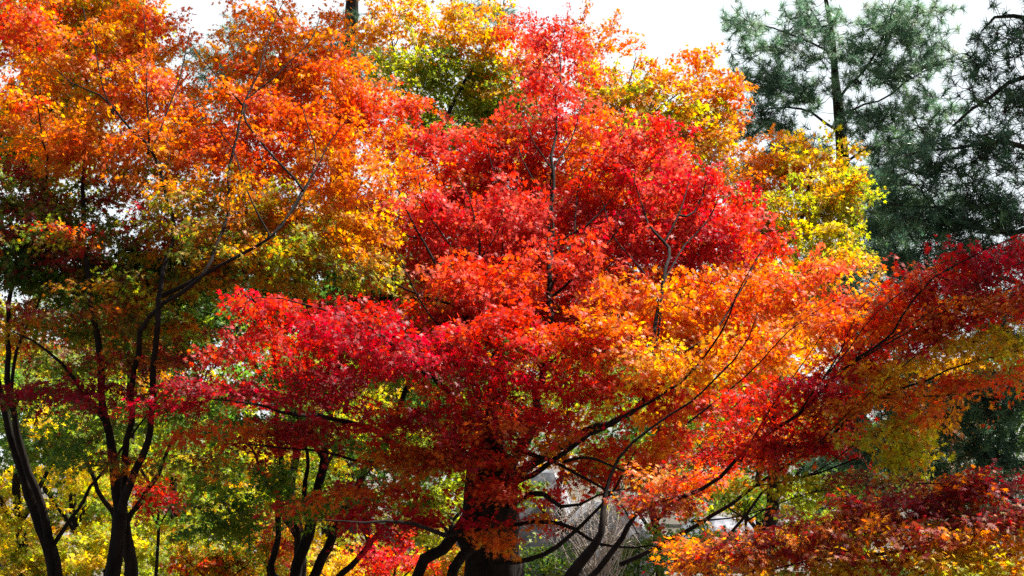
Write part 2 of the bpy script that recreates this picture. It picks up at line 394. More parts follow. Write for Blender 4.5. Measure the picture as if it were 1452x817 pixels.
# ------------------------------------------------------------------ A. the central red maple
A_limbs = [
    [(705, 1100, 11.6, .27), (702, 900, 11.6, .235), (700, 790, 11.6, .215), (697, 720, 11.5, .20), (694, 675, 11.4, .175), (690, 640, 11.35, .12), (696, 590, 11.3, .06), (706, 500, 11.2, .03)],
    [(715, 680, 11.4, .09), (748, 620, 11.1, .06), (772, 520, 10.8, .042), (778, 420, 10.5, .034), (785, 335, 10.4, .028), (781, 240, 10.3, .02), (794, 160, 10.3, .014), (792, 90, 10.3, .009), (800, 30, 10.3, .004)],
    [(784, 345, 10.4, .018), (830, 322, 10.3, .013), (862, 285, 10.2, .007), (880, 262, 10.2, .003)],
    [(776, 425, 10.5, .022), (830, 380, 10.3, .015), (875, 330, 10.2, .009), (905, 300, 10.2, .004)],
    [(783, 240, 10.3, .011), (760, 205, 10.2, .007), (742, 160, 10.2, .003)],
    [(718, 685, 11.35, .085), (770, 648, 11.0, .062), (840, 610, 10.6, .05), (905, 575, 10.3, .038), (922, 520, 10.1, .03), (936, 420, 10.0, .024), (942, 345, 10.0, .02), (915, 300, 10.0, .012), (900, 240, 10.0, .005)],
    [(942, 345, 10.0, .014), (962, 305, 9.9, .011), (975, 270, 9.9, .007), (982, 225, 9.9, .003)],
    [(690, 620, 11.3, .07), (668, 540, 11.0, .05), (664, 460, 10.8, .035), (672, 390, 10.6, .024), (680, 345, 10.5, .018), (665, 300, 10.4, .012), (650, 245, 10.4, .005)],
    [(676, 375, 10.55, .013), (700, 340, 10.4, .008), (722, 300, 10.4, .004)],
    [(664, 440, 10.8, .028), (632, 392, 10.6, .021), (598, 345, 10.5, .016), (572, 290, 10.4, .012), (545, 245, 10.4, .008), (515, 215, 10.4, .004)],
    [(592, 338, 10.5, .011), (570, 330, 10.4, .008), (530, 300, 10.3, .005), (495, 275, 10.3, .003)],
    [(680, 650, 11.3, .08), (600, 640, 10.6, .045), (520, 612, 10.1, .033), (440, 585, 9.8, .024), (360, 575, 9.6, .015), (290, 568, 9.5, .006)],
    [(600, 638, 10.6, .03), (520, 655, 10.0, .022), (430, 640, 9.7, .015), (340, 628, 9.5, .007)],
    [(640, 560, 10.8, .035), (570, 500, 10.2, .026), (500, 455, 9.8, .018), (430, 430, 9.6, .011), (360, 418, 9.5, .005)],
    [(702, 800, 11.2, .03), (770, 790, 10.8, .03), (830, 740, 10.6, .022), (870, 690, 10.5, .014), (900, 640, 10.4, .007)],
    [(720, 745, 11.3, .025), (790, 742, 10.9, .025), (850, 775, 10.7, .018), (930, 770, 10.5, .009)],
    [(740, 640, 11.1, .03), (800, 660, 10.8, .02), (860, 700, 10.6, .014), (905, 760, 10.5, .007)],
    [(800, 655, 10.8, .022), (850, 650, 10.5, .016), (930, 690, 10.3, .011), (990, 710, 10.2, .006)],
    [(690, 735, 11.4, .035), (640, 755, 10.8, .03), (570, 745, 10.2, .02), (500, 738, 9.9, .01), (440, 735, 9.8, .004)],
    [(715, 720, 11.4, .03), (760, 700, 10.9, .035), (800, 720, 10.5, .022), (850, 700, 10.3, .012), (900, 690, 10.2, .006)],
    [(722, 690, 11.4, .045), (800, 640, 10.9, .028), (880, 600, 10.6, .02), (960, 540, 10.4, .015), (1020, 470, 10.3, .011), (1060, 400, 10.3, .007), (1090, 350, 10.3, .003)],
    [(640, 900, 11.1, .085), (590, 815, 11.2, .075), (625, 780, 11.3, .075), (672, 728, 11.4, .08)],
    [(620, 905, 10.9, .07), (650, 810, 11.1, .065), (690, 752, 11.35, .07)],
]
hot = 'red:4 scarlet:3 vermil:.8 crimson:1.5'
A_blobs = [
    (800, 300, 10.75, 240, 150, .5, 0, .45, 'vermil:2 orange:2 coral:3 amber:1', .35),
    (620, 330, 10.8, 150, 120, .5, 0, .4, 'vermil:2 orange:2 scarlet:2 amber:1', .35),
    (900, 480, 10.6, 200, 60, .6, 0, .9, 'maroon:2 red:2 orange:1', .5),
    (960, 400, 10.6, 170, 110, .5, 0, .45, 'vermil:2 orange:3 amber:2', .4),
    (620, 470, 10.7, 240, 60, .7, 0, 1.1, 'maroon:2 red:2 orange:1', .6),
    (790, 95, 10.3, 48, 75, .3, 0, .75, 'coral:4 red:3 scarlet:1.5 crimson:1', .25),
    (775, 40, 10.5, 60, 35, .3, 0, .35, 'coral:4 red:3 scarlet:1.5 crimson:1', .3),
    (785, 200, 10.3, 75, 90, .45, 0, .9, 'coral:4 red:3 scarlet:1.5 crimson:1', .25),
    (690, 250, 10.4, 95, 75, .45, 0, .9, hot, .25),
    (600, 225, 10.5, 95, 50, .4, 8, .8, 'coral:4 red:3 scarlet:1.5 crimson:1', .3),
    (540, 290, 10.3, 80, 70, .45, 0, .8, 'vermil:2 orange:2 scarlet:2 amber:1', .3),
    (620, 330, 10.3, 90, 70, .5, 0, 1, 'coral:4 red:3 scarlet:1.5 crimson:1', .3),
    (730, 340, 10.2, 100, 80, .5, 0, 1.1, 'coral:4 red:3 scarlet:1.5 crimson:1', .3),
    (850, 300, 10.2, 90, 85, .5, 0, 1, hot, .3),
    (930, 240, 10.0, 75, 70, .4, 0, 1, 'coral:3 red:3 crimson:2', .25),
    (990, 290, 9.9, 85, 60, .4, -20, 1, 'coral:3 red:3 crimson:2', .3),
    (1040, 340, 10, 65, 42, .4, -15, .9, 'coral:3 red:3 crimson:2', .35),
    (920, 350, 10.0, 110, 70, .5, 0, 1.1, 'coral:3 red:3 crimson:2', .3),
    (800, 400, 10.1, 110, 55, .5, 0, 1.1, 'coral:3 red:2 scarlet:2 vermil:1', .35),
    (690, 405, 10.1, 100, 50, .5, 0, 1.1, 'coral:3 red:2 scarlet:2 vermil:1', .35),
    (1130, 405, 9.9, 85, 26, .4, 18, .9, 'vermil:3 coral:2 orange:2 amber:1', .5), (1180, 440, 9.8, 60, 24, .4, 18, .8, 'vermil:3 red:2 orange:2', .6),
    (930, 440, 9.9, 110, 55, .5, 0, 1.1, 'orange:3 vermil:3 amber:2 scarlet:1', .4),
    (1060, 430, 9.9, 90, 55, .5, 15, 1, 'vermil:3 orange:3 scarlet:2 amber:1', .4),
    (960, 510, 9.7, 110, 38, .5, 5, 1, 'amber:4 orange:3 yellow:2 vermil:1', .55),
    (1090, 500, 9.6, 100, 35, .5, 12, 1, 'orange:3 vermil:2 amber:2 scarlet:1', .6),
    (850, 480, 9.9, 100, 40, .5, 0, 1, 'scarlet:3 red:2 vermil:2 amber:1', .5),
    (720, 470, 9.9, 110, 40, .5, 0, 1, 'red:3 scarlet:3 crimson:1', .5),
    (400, 450, 9.5, 85, 32, .45, -12, 1.2, 'red:5 scarlet:3 crimson:2', .55),
    (370, 490, 9.5, 80, 22, .45, 0, 1, 'red:4 scarlet:3 crimson:2 vermil:1', .65),
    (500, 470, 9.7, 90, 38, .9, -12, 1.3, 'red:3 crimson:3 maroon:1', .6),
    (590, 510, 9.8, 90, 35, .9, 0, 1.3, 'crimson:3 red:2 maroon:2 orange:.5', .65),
    (470, 540, 9.7, 95, 26, .9, -6, 1.3, 'crimson:3 maroon:4 red:1', .75),  # from here down, extra maroon deepens the shade of the low tiers in colour
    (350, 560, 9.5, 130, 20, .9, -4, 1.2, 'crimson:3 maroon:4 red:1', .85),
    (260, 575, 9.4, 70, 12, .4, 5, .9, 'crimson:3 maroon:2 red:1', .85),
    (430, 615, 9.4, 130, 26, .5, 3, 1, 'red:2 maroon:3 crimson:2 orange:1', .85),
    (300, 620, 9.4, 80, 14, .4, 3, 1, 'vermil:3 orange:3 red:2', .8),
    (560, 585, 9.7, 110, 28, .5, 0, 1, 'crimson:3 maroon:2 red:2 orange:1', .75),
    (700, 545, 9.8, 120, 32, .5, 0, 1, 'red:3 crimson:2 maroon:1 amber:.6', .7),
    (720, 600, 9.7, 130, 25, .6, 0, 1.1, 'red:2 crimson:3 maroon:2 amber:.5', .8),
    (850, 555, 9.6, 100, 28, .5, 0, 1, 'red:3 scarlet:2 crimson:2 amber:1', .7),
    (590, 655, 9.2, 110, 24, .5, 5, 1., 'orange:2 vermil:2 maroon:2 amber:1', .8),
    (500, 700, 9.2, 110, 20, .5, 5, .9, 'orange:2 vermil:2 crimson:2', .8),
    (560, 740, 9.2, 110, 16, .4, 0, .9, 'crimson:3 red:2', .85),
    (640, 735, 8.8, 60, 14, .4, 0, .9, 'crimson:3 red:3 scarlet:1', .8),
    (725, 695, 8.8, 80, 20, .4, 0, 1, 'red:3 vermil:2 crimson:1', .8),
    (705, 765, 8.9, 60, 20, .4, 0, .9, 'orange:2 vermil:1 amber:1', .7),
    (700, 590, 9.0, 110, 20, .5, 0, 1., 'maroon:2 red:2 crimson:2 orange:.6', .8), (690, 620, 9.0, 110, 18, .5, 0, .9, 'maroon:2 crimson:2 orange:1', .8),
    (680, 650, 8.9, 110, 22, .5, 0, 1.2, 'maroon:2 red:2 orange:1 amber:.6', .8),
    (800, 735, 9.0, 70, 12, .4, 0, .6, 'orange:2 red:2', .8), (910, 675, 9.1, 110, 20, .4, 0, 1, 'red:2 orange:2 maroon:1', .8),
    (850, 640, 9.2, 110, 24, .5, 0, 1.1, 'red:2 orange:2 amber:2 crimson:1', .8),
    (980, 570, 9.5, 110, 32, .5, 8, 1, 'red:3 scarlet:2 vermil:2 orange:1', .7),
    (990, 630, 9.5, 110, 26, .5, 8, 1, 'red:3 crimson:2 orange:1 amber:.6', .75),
]
A_tail = A_limbs[14:]
for _p in ([(668, 420), (640, 350), (600, 290), (590, 225)], [(700, 400), (712, 330), (702, 250), (690, 190)], [(785, 400), (815, 330), (822, 260), (845, 215)],
           [(781, 300), (752, 250), (735, 205)], [(940, 400), (975, 345), (1010, 300), (1030, 250)], [(935, 430), (900, 370), (868, 330), (850, 280)],
           [(1000, 480), (1045, 420), (1080, 360), (1100, 320)], [(560, 400), (540, 340), (500, 290)], [(830, 470), (845, 400), (880, 360)], [(620, 460), (585, 400), (560, 350)],
           [(782, 250), (812, 200), (826, 140)], [(985, 300), (1005, 240), (1018, 200)]):
    A_limbs.insert(13, offshoot(A_limbs[:13], _p, 10.2, .012))
A_limbs, A_blobs = lean(A_limbs[:len(A_limbs) - len(A_tail)], A_blobs, 560, 1.9, None, 505, 1.7)
A_limbs += A_tail
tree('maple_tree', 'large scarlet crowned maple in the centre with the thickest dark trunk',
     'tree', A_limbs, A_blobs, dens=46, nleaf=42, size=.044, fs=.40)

# ------------------------------------------------------------------ B. the orange maple, upper left
B_limbs = [
    [(158, 1120, 12, .16), (160, 900, 12, .125), (162, 817, 12, .11), (166, 745, 12, .095), (166, 700, 12, .085), (160, 640, 11.9, .06), (150, 580, 11.8, .05), (136, 480, 11.6, .042), (126, 410, 11.5, .036), (118, 300, 11.4, .03), (120, 180, 11.3, .02), (124, 80, 11.2, .012), (118, 10, 11.2, .006)],
    [(170, 735, 12, .07), (186, 690, 11.8, .055), (214, 630, 11.6, .045), (212, 540, 11.4, .04), (228, 430, 11.2, .034), (245, 330, 11.0, .028), (228, 258, 10.8, .022), (208, 205, 10.7, .018), (160, 155, 10.6, .014), (100, 110, 10.5, .009), (55, 85, 10.5, .004)],
    [(211, 212, 10.7, .014), (210, 140, 10.6, .011), (206, 60, 10.5, .007), (198, -10, 10.5, .004)],
    [(176, 700, 11.9, .05), (182, 600, 11.7, .04), (192, 500, 11.4, .034), (215, 450, 11.2, .028), (280, 400, 11, .024), (320, 300, 10.8, .02), (345, 150, 10.6, .015), (372, 80, 10.5, .01), (408, 0, 10.5, .005)],
    [(230, 420, 11.2, .03), (290, 390, 11.0, .024), (380, 340, 10.7, .018), (430, 270, 10.6, .013), (470, 200, 10.5, .008), (505, 160, 10.5, .004)],
    [(150, 600, 11.8, .035), (120, 560, 11.7, .028), (90, 520, 11.6, .022), (50, 485, 11.5, .014), (20, 465, 11.4, .006)],
    [(345, 150, 10.6, .012), (300, 100, 10.5, .007), (270, 60, 10.5, .004)],
]
org = 'orange:4 vermil:2 amber:3 coral:1'
B_blobs = [
    (160, 150, 10.9, 190, 130, .5, 0, .4, 'amber:3 orange:2 yellow:1', .35),
    (410, 170, 10.9, 170, 150, .5, 0, .45, 'amber:3 orange:3 vermil:1', .35),
    (400, 300, 11.0, 180, 60, .5, 0, .5, 'amber:3 lime:2 orange:1', .45),
    (200, 50, 10.5, 70, 55, .45, 0, .9, 'scarlet:3 vermil:3 orange:2', .25),
    (110, 90, 10.5, 90, 60, .5, 0, .9, 'vermil:2 orange:3 amber:2 red:1', .25),
    (40, 40, 10.4, 60, 55, .4, 0, .8, 'red:3 vermil:2 orange:2 crimson:1', .3),
    (40, 150, 10.4, 70, 50, .5, 0, .8, 'orange:2 vermil:2 amber:2 red:1', .3),
    (210, 140, 10.4, 75, 70, .5, 0, 1, org, .25),
    (150, 200, 10.4, 90, 50, .5, 0, 1, 'orange:4 amber:3 vermil:2', .3),
    (240, 215, 10.4, 40, 55, .4, 0, .9, 'orange:4 amber:3 vermil:1', .3),
    (370, 50, 10.4, 62, 60, .5, 0, .9, 'orange:3 vermil:2 amber:2', .25),
    (400, 120, 10.5, 85, 55, .5, 0, 1, 'orange:3 amber:3 vermil:2 scarlet:1', .25),
    (470, 120, 10.5, 60, 65, .5, 0, .8, 'vermil:3 orange:3 scarlet:2', .3),
    (460, 60, 10.6, 45, 50, .4, 0, .8, 'orange:3 vermil:2 red:1 amber:1', .3),
    (340, 170, 10.4, 70, 50, .5, 0, 1, 'scarlet:3 vermil:3 orange:2', .3),
    (330, 220, 10.4, 75, 50, .5, 0, 1, 'scarlet:3 vermil:3 orange:3', .3),
    (430, 200, 10.4, 80, 55, .5, 0, 1, 'vermil:3 orange:3 scarlet:2', .3),
    (490, 240, 10.4, 70, 50, .5, 0, 1, 'orange:3 vermil:2 amber:2', .3),
    (540, 160, 10.5, 70, 40, .4, 0, .8, 'scarlet:2 red:2 vermil:3', .3),
    (80, 210, 10.5, 70, 30, .5, 0, .9, 'orange:4 vermil:3', .4),
    (270, 290, 10.5, 90, 38, .5, 0, .9, 'orange:3 amber:2 ygreen:2', .4),
    (180, 260, 10.6, 80, 25, .5, 0, .8, 'orange:3 ygreen:2 red:1', .5),
    (370, 290, 10.5, 100, 42, .5, 0, 1.1, 'orange:3 amber:2 ygreen:2', .4),
    (290, 345, 10.7, 110, 32, .9, 0, 1.2, 'amber:1 orange:2 brown:1 ygreen:3 green:1', .6),
    (400, 350, 10.7, 100, 35, .9, 0, 1.2, 'amber:2 lime:1 orange:1 ygreen:3', .5),
    (500, 330, 10.7, 70, 50, .5, 0, .9, 'amber:3 yellow:2 orange:2', .4),
    (460, 390, 10.9, 90, 30, .5, 0, .9, 'amber:2 ygreen:2 lime:2 brown:1', .5),
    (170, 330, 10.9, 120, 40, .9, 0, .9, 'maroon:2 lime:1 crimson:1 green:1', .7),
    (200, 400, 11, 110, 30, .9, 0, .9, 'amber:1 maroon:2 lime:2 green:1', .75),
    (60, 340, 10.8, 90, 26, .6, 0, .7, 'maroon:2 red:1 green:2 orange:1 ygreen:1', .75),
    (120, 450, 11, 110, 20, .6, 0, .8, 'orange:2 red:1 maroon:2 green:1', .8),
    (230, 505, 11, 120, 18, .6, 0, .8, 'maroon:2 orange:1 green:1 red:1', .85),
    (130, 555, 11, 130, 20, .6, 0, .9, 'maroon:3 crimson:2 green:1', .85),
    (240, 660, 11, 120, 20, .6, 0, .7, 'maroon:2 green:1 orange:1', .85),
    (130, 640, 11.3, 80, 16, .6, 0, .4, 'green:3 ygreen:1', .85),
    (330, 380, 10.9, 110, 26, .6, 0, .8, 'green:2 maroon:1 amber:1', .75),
]
for _p in ([(212, 215), (240, 150), (262, 90), (270, 40)], [(345, 160), (390, 110), (440, 60), (455, 20)], [(380, 330), (350, 270), (330, 210), (300, 180)], [(430, 280), (445, 220), (430, 150)], [(160, 160), (140, 100), (130, 40)]):
    B_limbs.append(offshoot(B_limbs[:7], _p, 10.5, .012))
B_limbs, B_blobs = lean(B_limbs, B_blobs, 430, 1.7, 1)
tree('maple_tree', 'tall orange maple at the upper left, its crown glowing orange above slim dark stems',
     'tree', B_limbs, B_blobs, dens=44, nleaf=42, size=.044, fs=.5)

# ------------------------------------------------------------------ C. shaded green maple on the far left
C_limbs = [
    [(95, 1150, 13, .17), (88, 900, 13, .135), (78, 817, 13, .115), (66, 770, 13, .10), (45, 705, 13, .075), (25, 650, 12.9, .062), (8, 590, 12.8, .052), (-15, 500, 12.7, .045), (-25, 400, 12.6, .035), (-10, 250, 12.5, .02), (20, 120, 12.4, .008)],
    [(74, 800, 13, .075), (62, 730, 12.9, .062), (38, 650, 12.8, .055), (18, 590, 12.7, .046), (8, 520, 12.6, .04), (16, 430, 12.5, .032), (40, 330, 12.4, .024), (62, 250, 12.3, .018), (60, 170, 12.3, .01), (45, 100, 12.3, .004)],
    [(72, 780, 13, .035), (110, 720, 12.7, .026), (155, 660, 12.5, .02), (200, 600, 12.3, .013), (250, 540, 12.2, .006)],
    [(16, 580, 12.7, .03), (22, 500, 12.5, .024), (50, 430, 12.4, .018), (90, 370, 12.3, .01), (130, 330, 12.2, .004)],
    [(40, 330, 12.4, .018), (15, 290, 12.3, .012), (-20, 250, 12.3, .006)],
]
C_blobs = [
    (40, 290, 12.3, 90, 55, .8, 0, .5, 'maroon:2 crimson:1 green:2 ygreen:2 orange:1', .6),
    (30, 360, 12.4, 80, 50, .8, 0, .8, 'green:3 dkgreen:2 maroon:2', .6),
    (120, 400, 12.4, 110, 40, .8, 0, .8, 'green:3 ygreen:2 maroon:1', .6),
    (230, 380, 12.6, 110, 50, .8, 0, .9, 'green:3 ygreen:2 dkgreen:2', .6),
    (60, 460, 12.6, 90, 30, .8, 0, .6, 'amber:1 ygreen:2 red:1 green:1', .7),
    (210, 465, 12.7, 110, 28, .8, 0, .5, 'orange:1 ygreen:2 green:1 maroon:1', .75),
    (110, 300, 12.8, 90, 50, .8, 0, .4, 'green:2 ygreen:2 crimson:1', .6),
    (60, 200, 15, 90, 60, .8, 0, .9, 'lime:3 ygreen:3 yellow:1', .4),
    (90, 110, 15, 70, 60, .8, 0, .7, 'lime:2 ygreen:2 yellow:1', .4),
    (150, 30, 15, 80, 60, .8, 0, .7, 'amber:2 lime:2 orange:2', .4),
    (60, 30, 15, 90, 60, .8, 0, .7, 'amber:2 lime:2 orange:2 red:1', .4),
    (60, 560, 12.2, 60, 18, .5, 0, .6, 'maroon:2 crimson:1 green:1', .8),
]
tree('maple_tree', 'shaded green maple at the left edge with its dark stems leaning out to the left',
     'tree', C_limbs, C_blobs, dens=88, nleaf=42, size=.05, lobes=5)

# ------------------------------------------------------------------ D. many-stemmed green maple left of centre
D_limbs = [
    [(440, 1100, 15, .16), (432, 900, 15, .13), (418, 817, 15, .11), (438, 760, 14.9, .09), (452, 690, 14.8, .075), (458, 640, 14.7, .065), (470, 560, 14.6, .05), (500, 460, 14.5, .04), (520, 360, 14.4, .03), (550, 280, 14.4, .015)],
    [(440, 830, 15, .09), (470, 760, 14.9, .07), (505, 690, 14.8, .06), (545, 630, 14.7, .05), (580, 540, 14.6, .04), (620, 460, 14.5, .03), (660, 400, 14.4, .015)],
    [(420, 830, 15, .075), (388, 817, 14.9, .06), (392, 740, 14.8, .052), (400, 650, 14.7, .045), (390, 540, 14.6, .036), (380, 440, 14.5, .028), (330, 360, 14.4, .015)],
    [(458, 650, 14.7, .04), (430, 600, 14.6, .03), (375, 545, 14.5, .024), (330, 480, 14.4, .016), (280, 430, 14.3, .008)],
    [(440, 760, 14.9, .05), (430, 700, 14.7, .04), (432, 640, 14.6, .03), (425, 540, 14.5, .02)],
    [(446, 850, 15, .08), (500, 800, 14.6, .05), (560, 740, 14.4, .035), (600, 690, 14.3, .02)],
]
D_blobs = [
    (330, 420, 14.4, 100, 50, .9, 0, .8, 'green:3 dkgreen:3 ygreen:1', .6),
    (430, 420, 14.4, 110, 50, .9, 0, .9, 'green:3 dkgreen:3 ygreen:1', .6),
    (560, 400, 14.5, 110, 60, .9, 0, 1, 'dkgreen:3 green:3 maroon:1', .6),
    (640, 460, 14.5, 100, 50, .9, 0, .8, 'green:3 lime:2 dkgreen:2', .6),
    (560, 500, 14.3, 110, 40, .9, 0, .7, 'green:3 dkgreen:2 ygreen:1', .7),
    (360, 680, 14.0, 80, 30, .8, 0, .5, 'green:3 ygreen:2', .7),
    (580, 640, 13.9, 90, 30, .8, 0, .7, 'green:3 ygreen:2 lime:1', .7),
    (610, 700, 13.9, 60, 35, .8, 0, .7, 'lime:2 ygreen:2 green:1', .6),
    (60, 620, 13.6, 100, 30, .8, 0, .5, 'green:3 ygreen:2', .8), (200, 590, 13.6, 110, 26, .8, 0, .5, 'green:3 ygreen:2 maroon:1', .8),
    (250, 440, 14, 130, 40, .8, 0, .8, 'green:3 dkgreen:2 ygreen:1', .7), (180, 500, 13.8, 180, 30, .9, 0, .7, 'green:2 ygreen:2 maroon:2', .8), (300, 740, 14, 90, 26, .8, 0, .7, 'green:3 ygreen:2', .8), (400, 600, 14, 110, 24, .8, 0, .7, 'green:3 dkgreen:1 ygreen:1', .8),
    (350, 545, 14, 110, 24, .8, 0, .7, 'green:3 ygreen:2', .8), (480, 720, 14, 80, 24, .8, 0, .6, 'green:2 ygreen:2', .8),
    (470, 340, 14.8, 90, 50, .9, 0, .7, 'ygreen:2 green:2 amber:1', .5),
]
tree('maple_tree', 'green leaved maple of several dark stems rising between the left trees and the thick trunk',
     'tree', D_limbs, D_blobs, dens=46, nleaf=46, size=.058, R0=.28, lobes=5)

# ------------------------------------------------------------------ E. green and orange maple behind the centre, top
E_limbs = [
    [(706, 1000, 16, .18), (704, 800, 16, .15), (706, 600, 15.9, .11), (712, 450, 15.8, .08), (700, 340, 15.7, .06), (660, 250, 15.6, .06), (625, 195, 15.5, .045), (655, 125, 15.4, .03), (700, 50, 15.3, .018), (720, -30, 15.3, .006)],
    [(640, 225, 15.6, .035), (600, 180, 15.5, .028), (570, 120, 15.4, .02), (556, 50, 15.4, .014), (542, -20, 15.4, .006)],
    [(600, 180, 15.5, .018), (590, 110, 15.4, .013), (612, 40, 15.4, .006)],
    [(711, 480, 15.8, .06), (800, 390, 15.6, .06), (868, 280, 15.4, .045), (885, 210, 15.3, .035), (892, 150, 15.3, .022), (900, 80, 15.3, .01)],
    [(886, 220, 15.3, .026), (925, 165, 15.2, .018), (965, 130, 15.2, .01), (1000, 110, 15.2, .005)],
    [(645, 235, 15.6, .03), (600, 260, 15.4, .02), (520, 230, 15.2, .01)],
]
E_blobs = [
    (570, 40, 15.4, 60, 60, .8, 0, .8, 'amber:3 yellow:2 lime:2 orange:2', .35),
    (580, 130, 15.5, 60, 60, .8, 0, .8, 'lime:3 ygreen:3 yellow:1', .4),
    (660, 50, 15.3, 70, 55, .8, 0, .8, 'amber:3 orange:2 lime:2', .35),
    (720, 90, 15.3, 70, 55, .8, 0, .8, 'orange:3 amber:2 lime:1', .35),
    (650, 120, 15.6, 80, 55, .8, 0, 1, 'ygreen:3 green:2 lime:2', .4),
    (710, 160, 15.5, 90, 45, .8, 0, 1, 'lime:2 ygreen:3 green:2 amber:1', .4),
    (620, 190, 15.6, 80, 40, .8, 0, 1, 'ygreen:3 lime:3 green:1', .4),
    (850, 60, 15.3, 55, 50, .7, 0, .35, 'vermil:2 orange:3 amber:1', .35),
    (870, 110, 15.3, 60, 35, .7, 0, .9, 'amber:3 orange:2 lime:2', .35),
    (890, 160, 15.3, 90, 50, .8, 0, 1, 'ygreen:2 lime:2 amber:2 orange:1', .4),
    (960, 160, 15.2, 80, 60, .8, 0, 1, 'lime:2 amber:3 orange:2', .4),
    (1010, 130, 15.2, 45, 50, .7, 0, .8, 'orange:3 vermil:2 amber:2', .35),
    (960, 100, 15.2, 50, 30, .7, 0, .6, 'orange:3 amber:2 vermil:1', .35),
    (880, 220, 15.3, 80, 50, .8, 0, 1, 'yellow:3 lime:3 ygreen:1', .4),
    (1000, 210, 15.3, 60, 50, .8, 0, 1, 'amber:2 orange:2 lime:1', .4),
    (930, 280, 15.4, 120, 60, .8, 0, .8, 'yellow:2 amber:2 lime:2', .5),
    (750, 280, 15.5, 150, 70, .8, 0, .8, 'ygreen:2 amber:2 green:2', .5),
    (1000, 420, 15.2, 120, 50, .8, 0, .8, 'lime:3 ygreen:3', .5),
    (760, 420, 15.5, 160, 70, .8, 0, .7, 'amber:2 lime:2 green:2', .5),
]
E_limbs, E_blobs = lean(E_limbs, E_blobs, 300, 2.0, 1)
tree('maple_tree', 'yellow green and orange maple whose top shows against the sky behind the red crown',
     'tree', E_limbs, E_blobs, dens=30, nleaf=46, size=.056, R0=.28, lobes=5)

# ------------------------------------------------------------------ F. yellow maple at right
F_limbs = [
    [(1085, 1050, 14, .14), (1090, 800, 14, .12), (1100, 600, 14, .085), (1110, 480, 14, .06), (1125, 380, 13.9, .045), (1140, 300, 13.8, .03), (1150, 230, 13.8, .015), (1158, 185, 13.8, .005)],
    [(1112, 460, 14, .035), (1160, 390, 13.8, .024), (1200, 330, 13.7, .014), (1225, 290, 13.7, .005)],
    [(1108, 500, 14, .03), (1085, 400, 13.8, .02), (1075, 320, 13.8, .012), (1085, 250, 13.8, .004)],
    [(1125, 380, 13.9, .02), (1180, 400, 13.6, .012), (1240, 375, 13.5, .004)],
]
F_blobs = [
    (1150, 240, 13.8, 64, 50, .5, 0, 1.4, 'yellow:2 amber:2 lime:3 orange:2', .35),
    (1090, 240, 13.8, 48, 40, .5, 0, 1.1, 'orange:3 amber:3 vermil:1', .35),
    (1190, 285, 13.7, 48, 45, .5, 0, 1.3, 'yellow:2 lime:3 ygreen:3 orange:1.5', .35),
    (1130, 300, 13.7, 85, 45, .5, 0, 1.3, 'yellow:2 lime:3 ygreen:2 amber:1', .35),
    (1170, 350, 13.7, 55, 38, .5, 0, 1.2, 'lime:4 yellow:3 ygreen:1', .4),
    (1080, 330, 13.9, 60, 60, .5, 0, 1.2, 'amber:3 orange:2 ygreen:1', .4),
    (1120, 400, 13.8, 70, 30, .5, 0, 1.2, 'ygreen:3 lime:2 amber:1', .4),
    (1205, 370, 13.5, 50, 24, .4, 10, 1, 'yellow:4 amber:3', .7),
    (1070, 285, 13.9, 50, 40, .5, 0, .9, 'orange:3 scarlet:2 amber:1', .4),
]
F_limbs, F_blobs = lean(F_limbs, F_blobs, 420, 2.2, 1)
tree('maple_tree', 'small bright yellow maple in front of the pines on the right',
     'tree', F_limbs, F_blobs, dens=30, nleaf=46, size=.05, R0=.22, lobes=5)

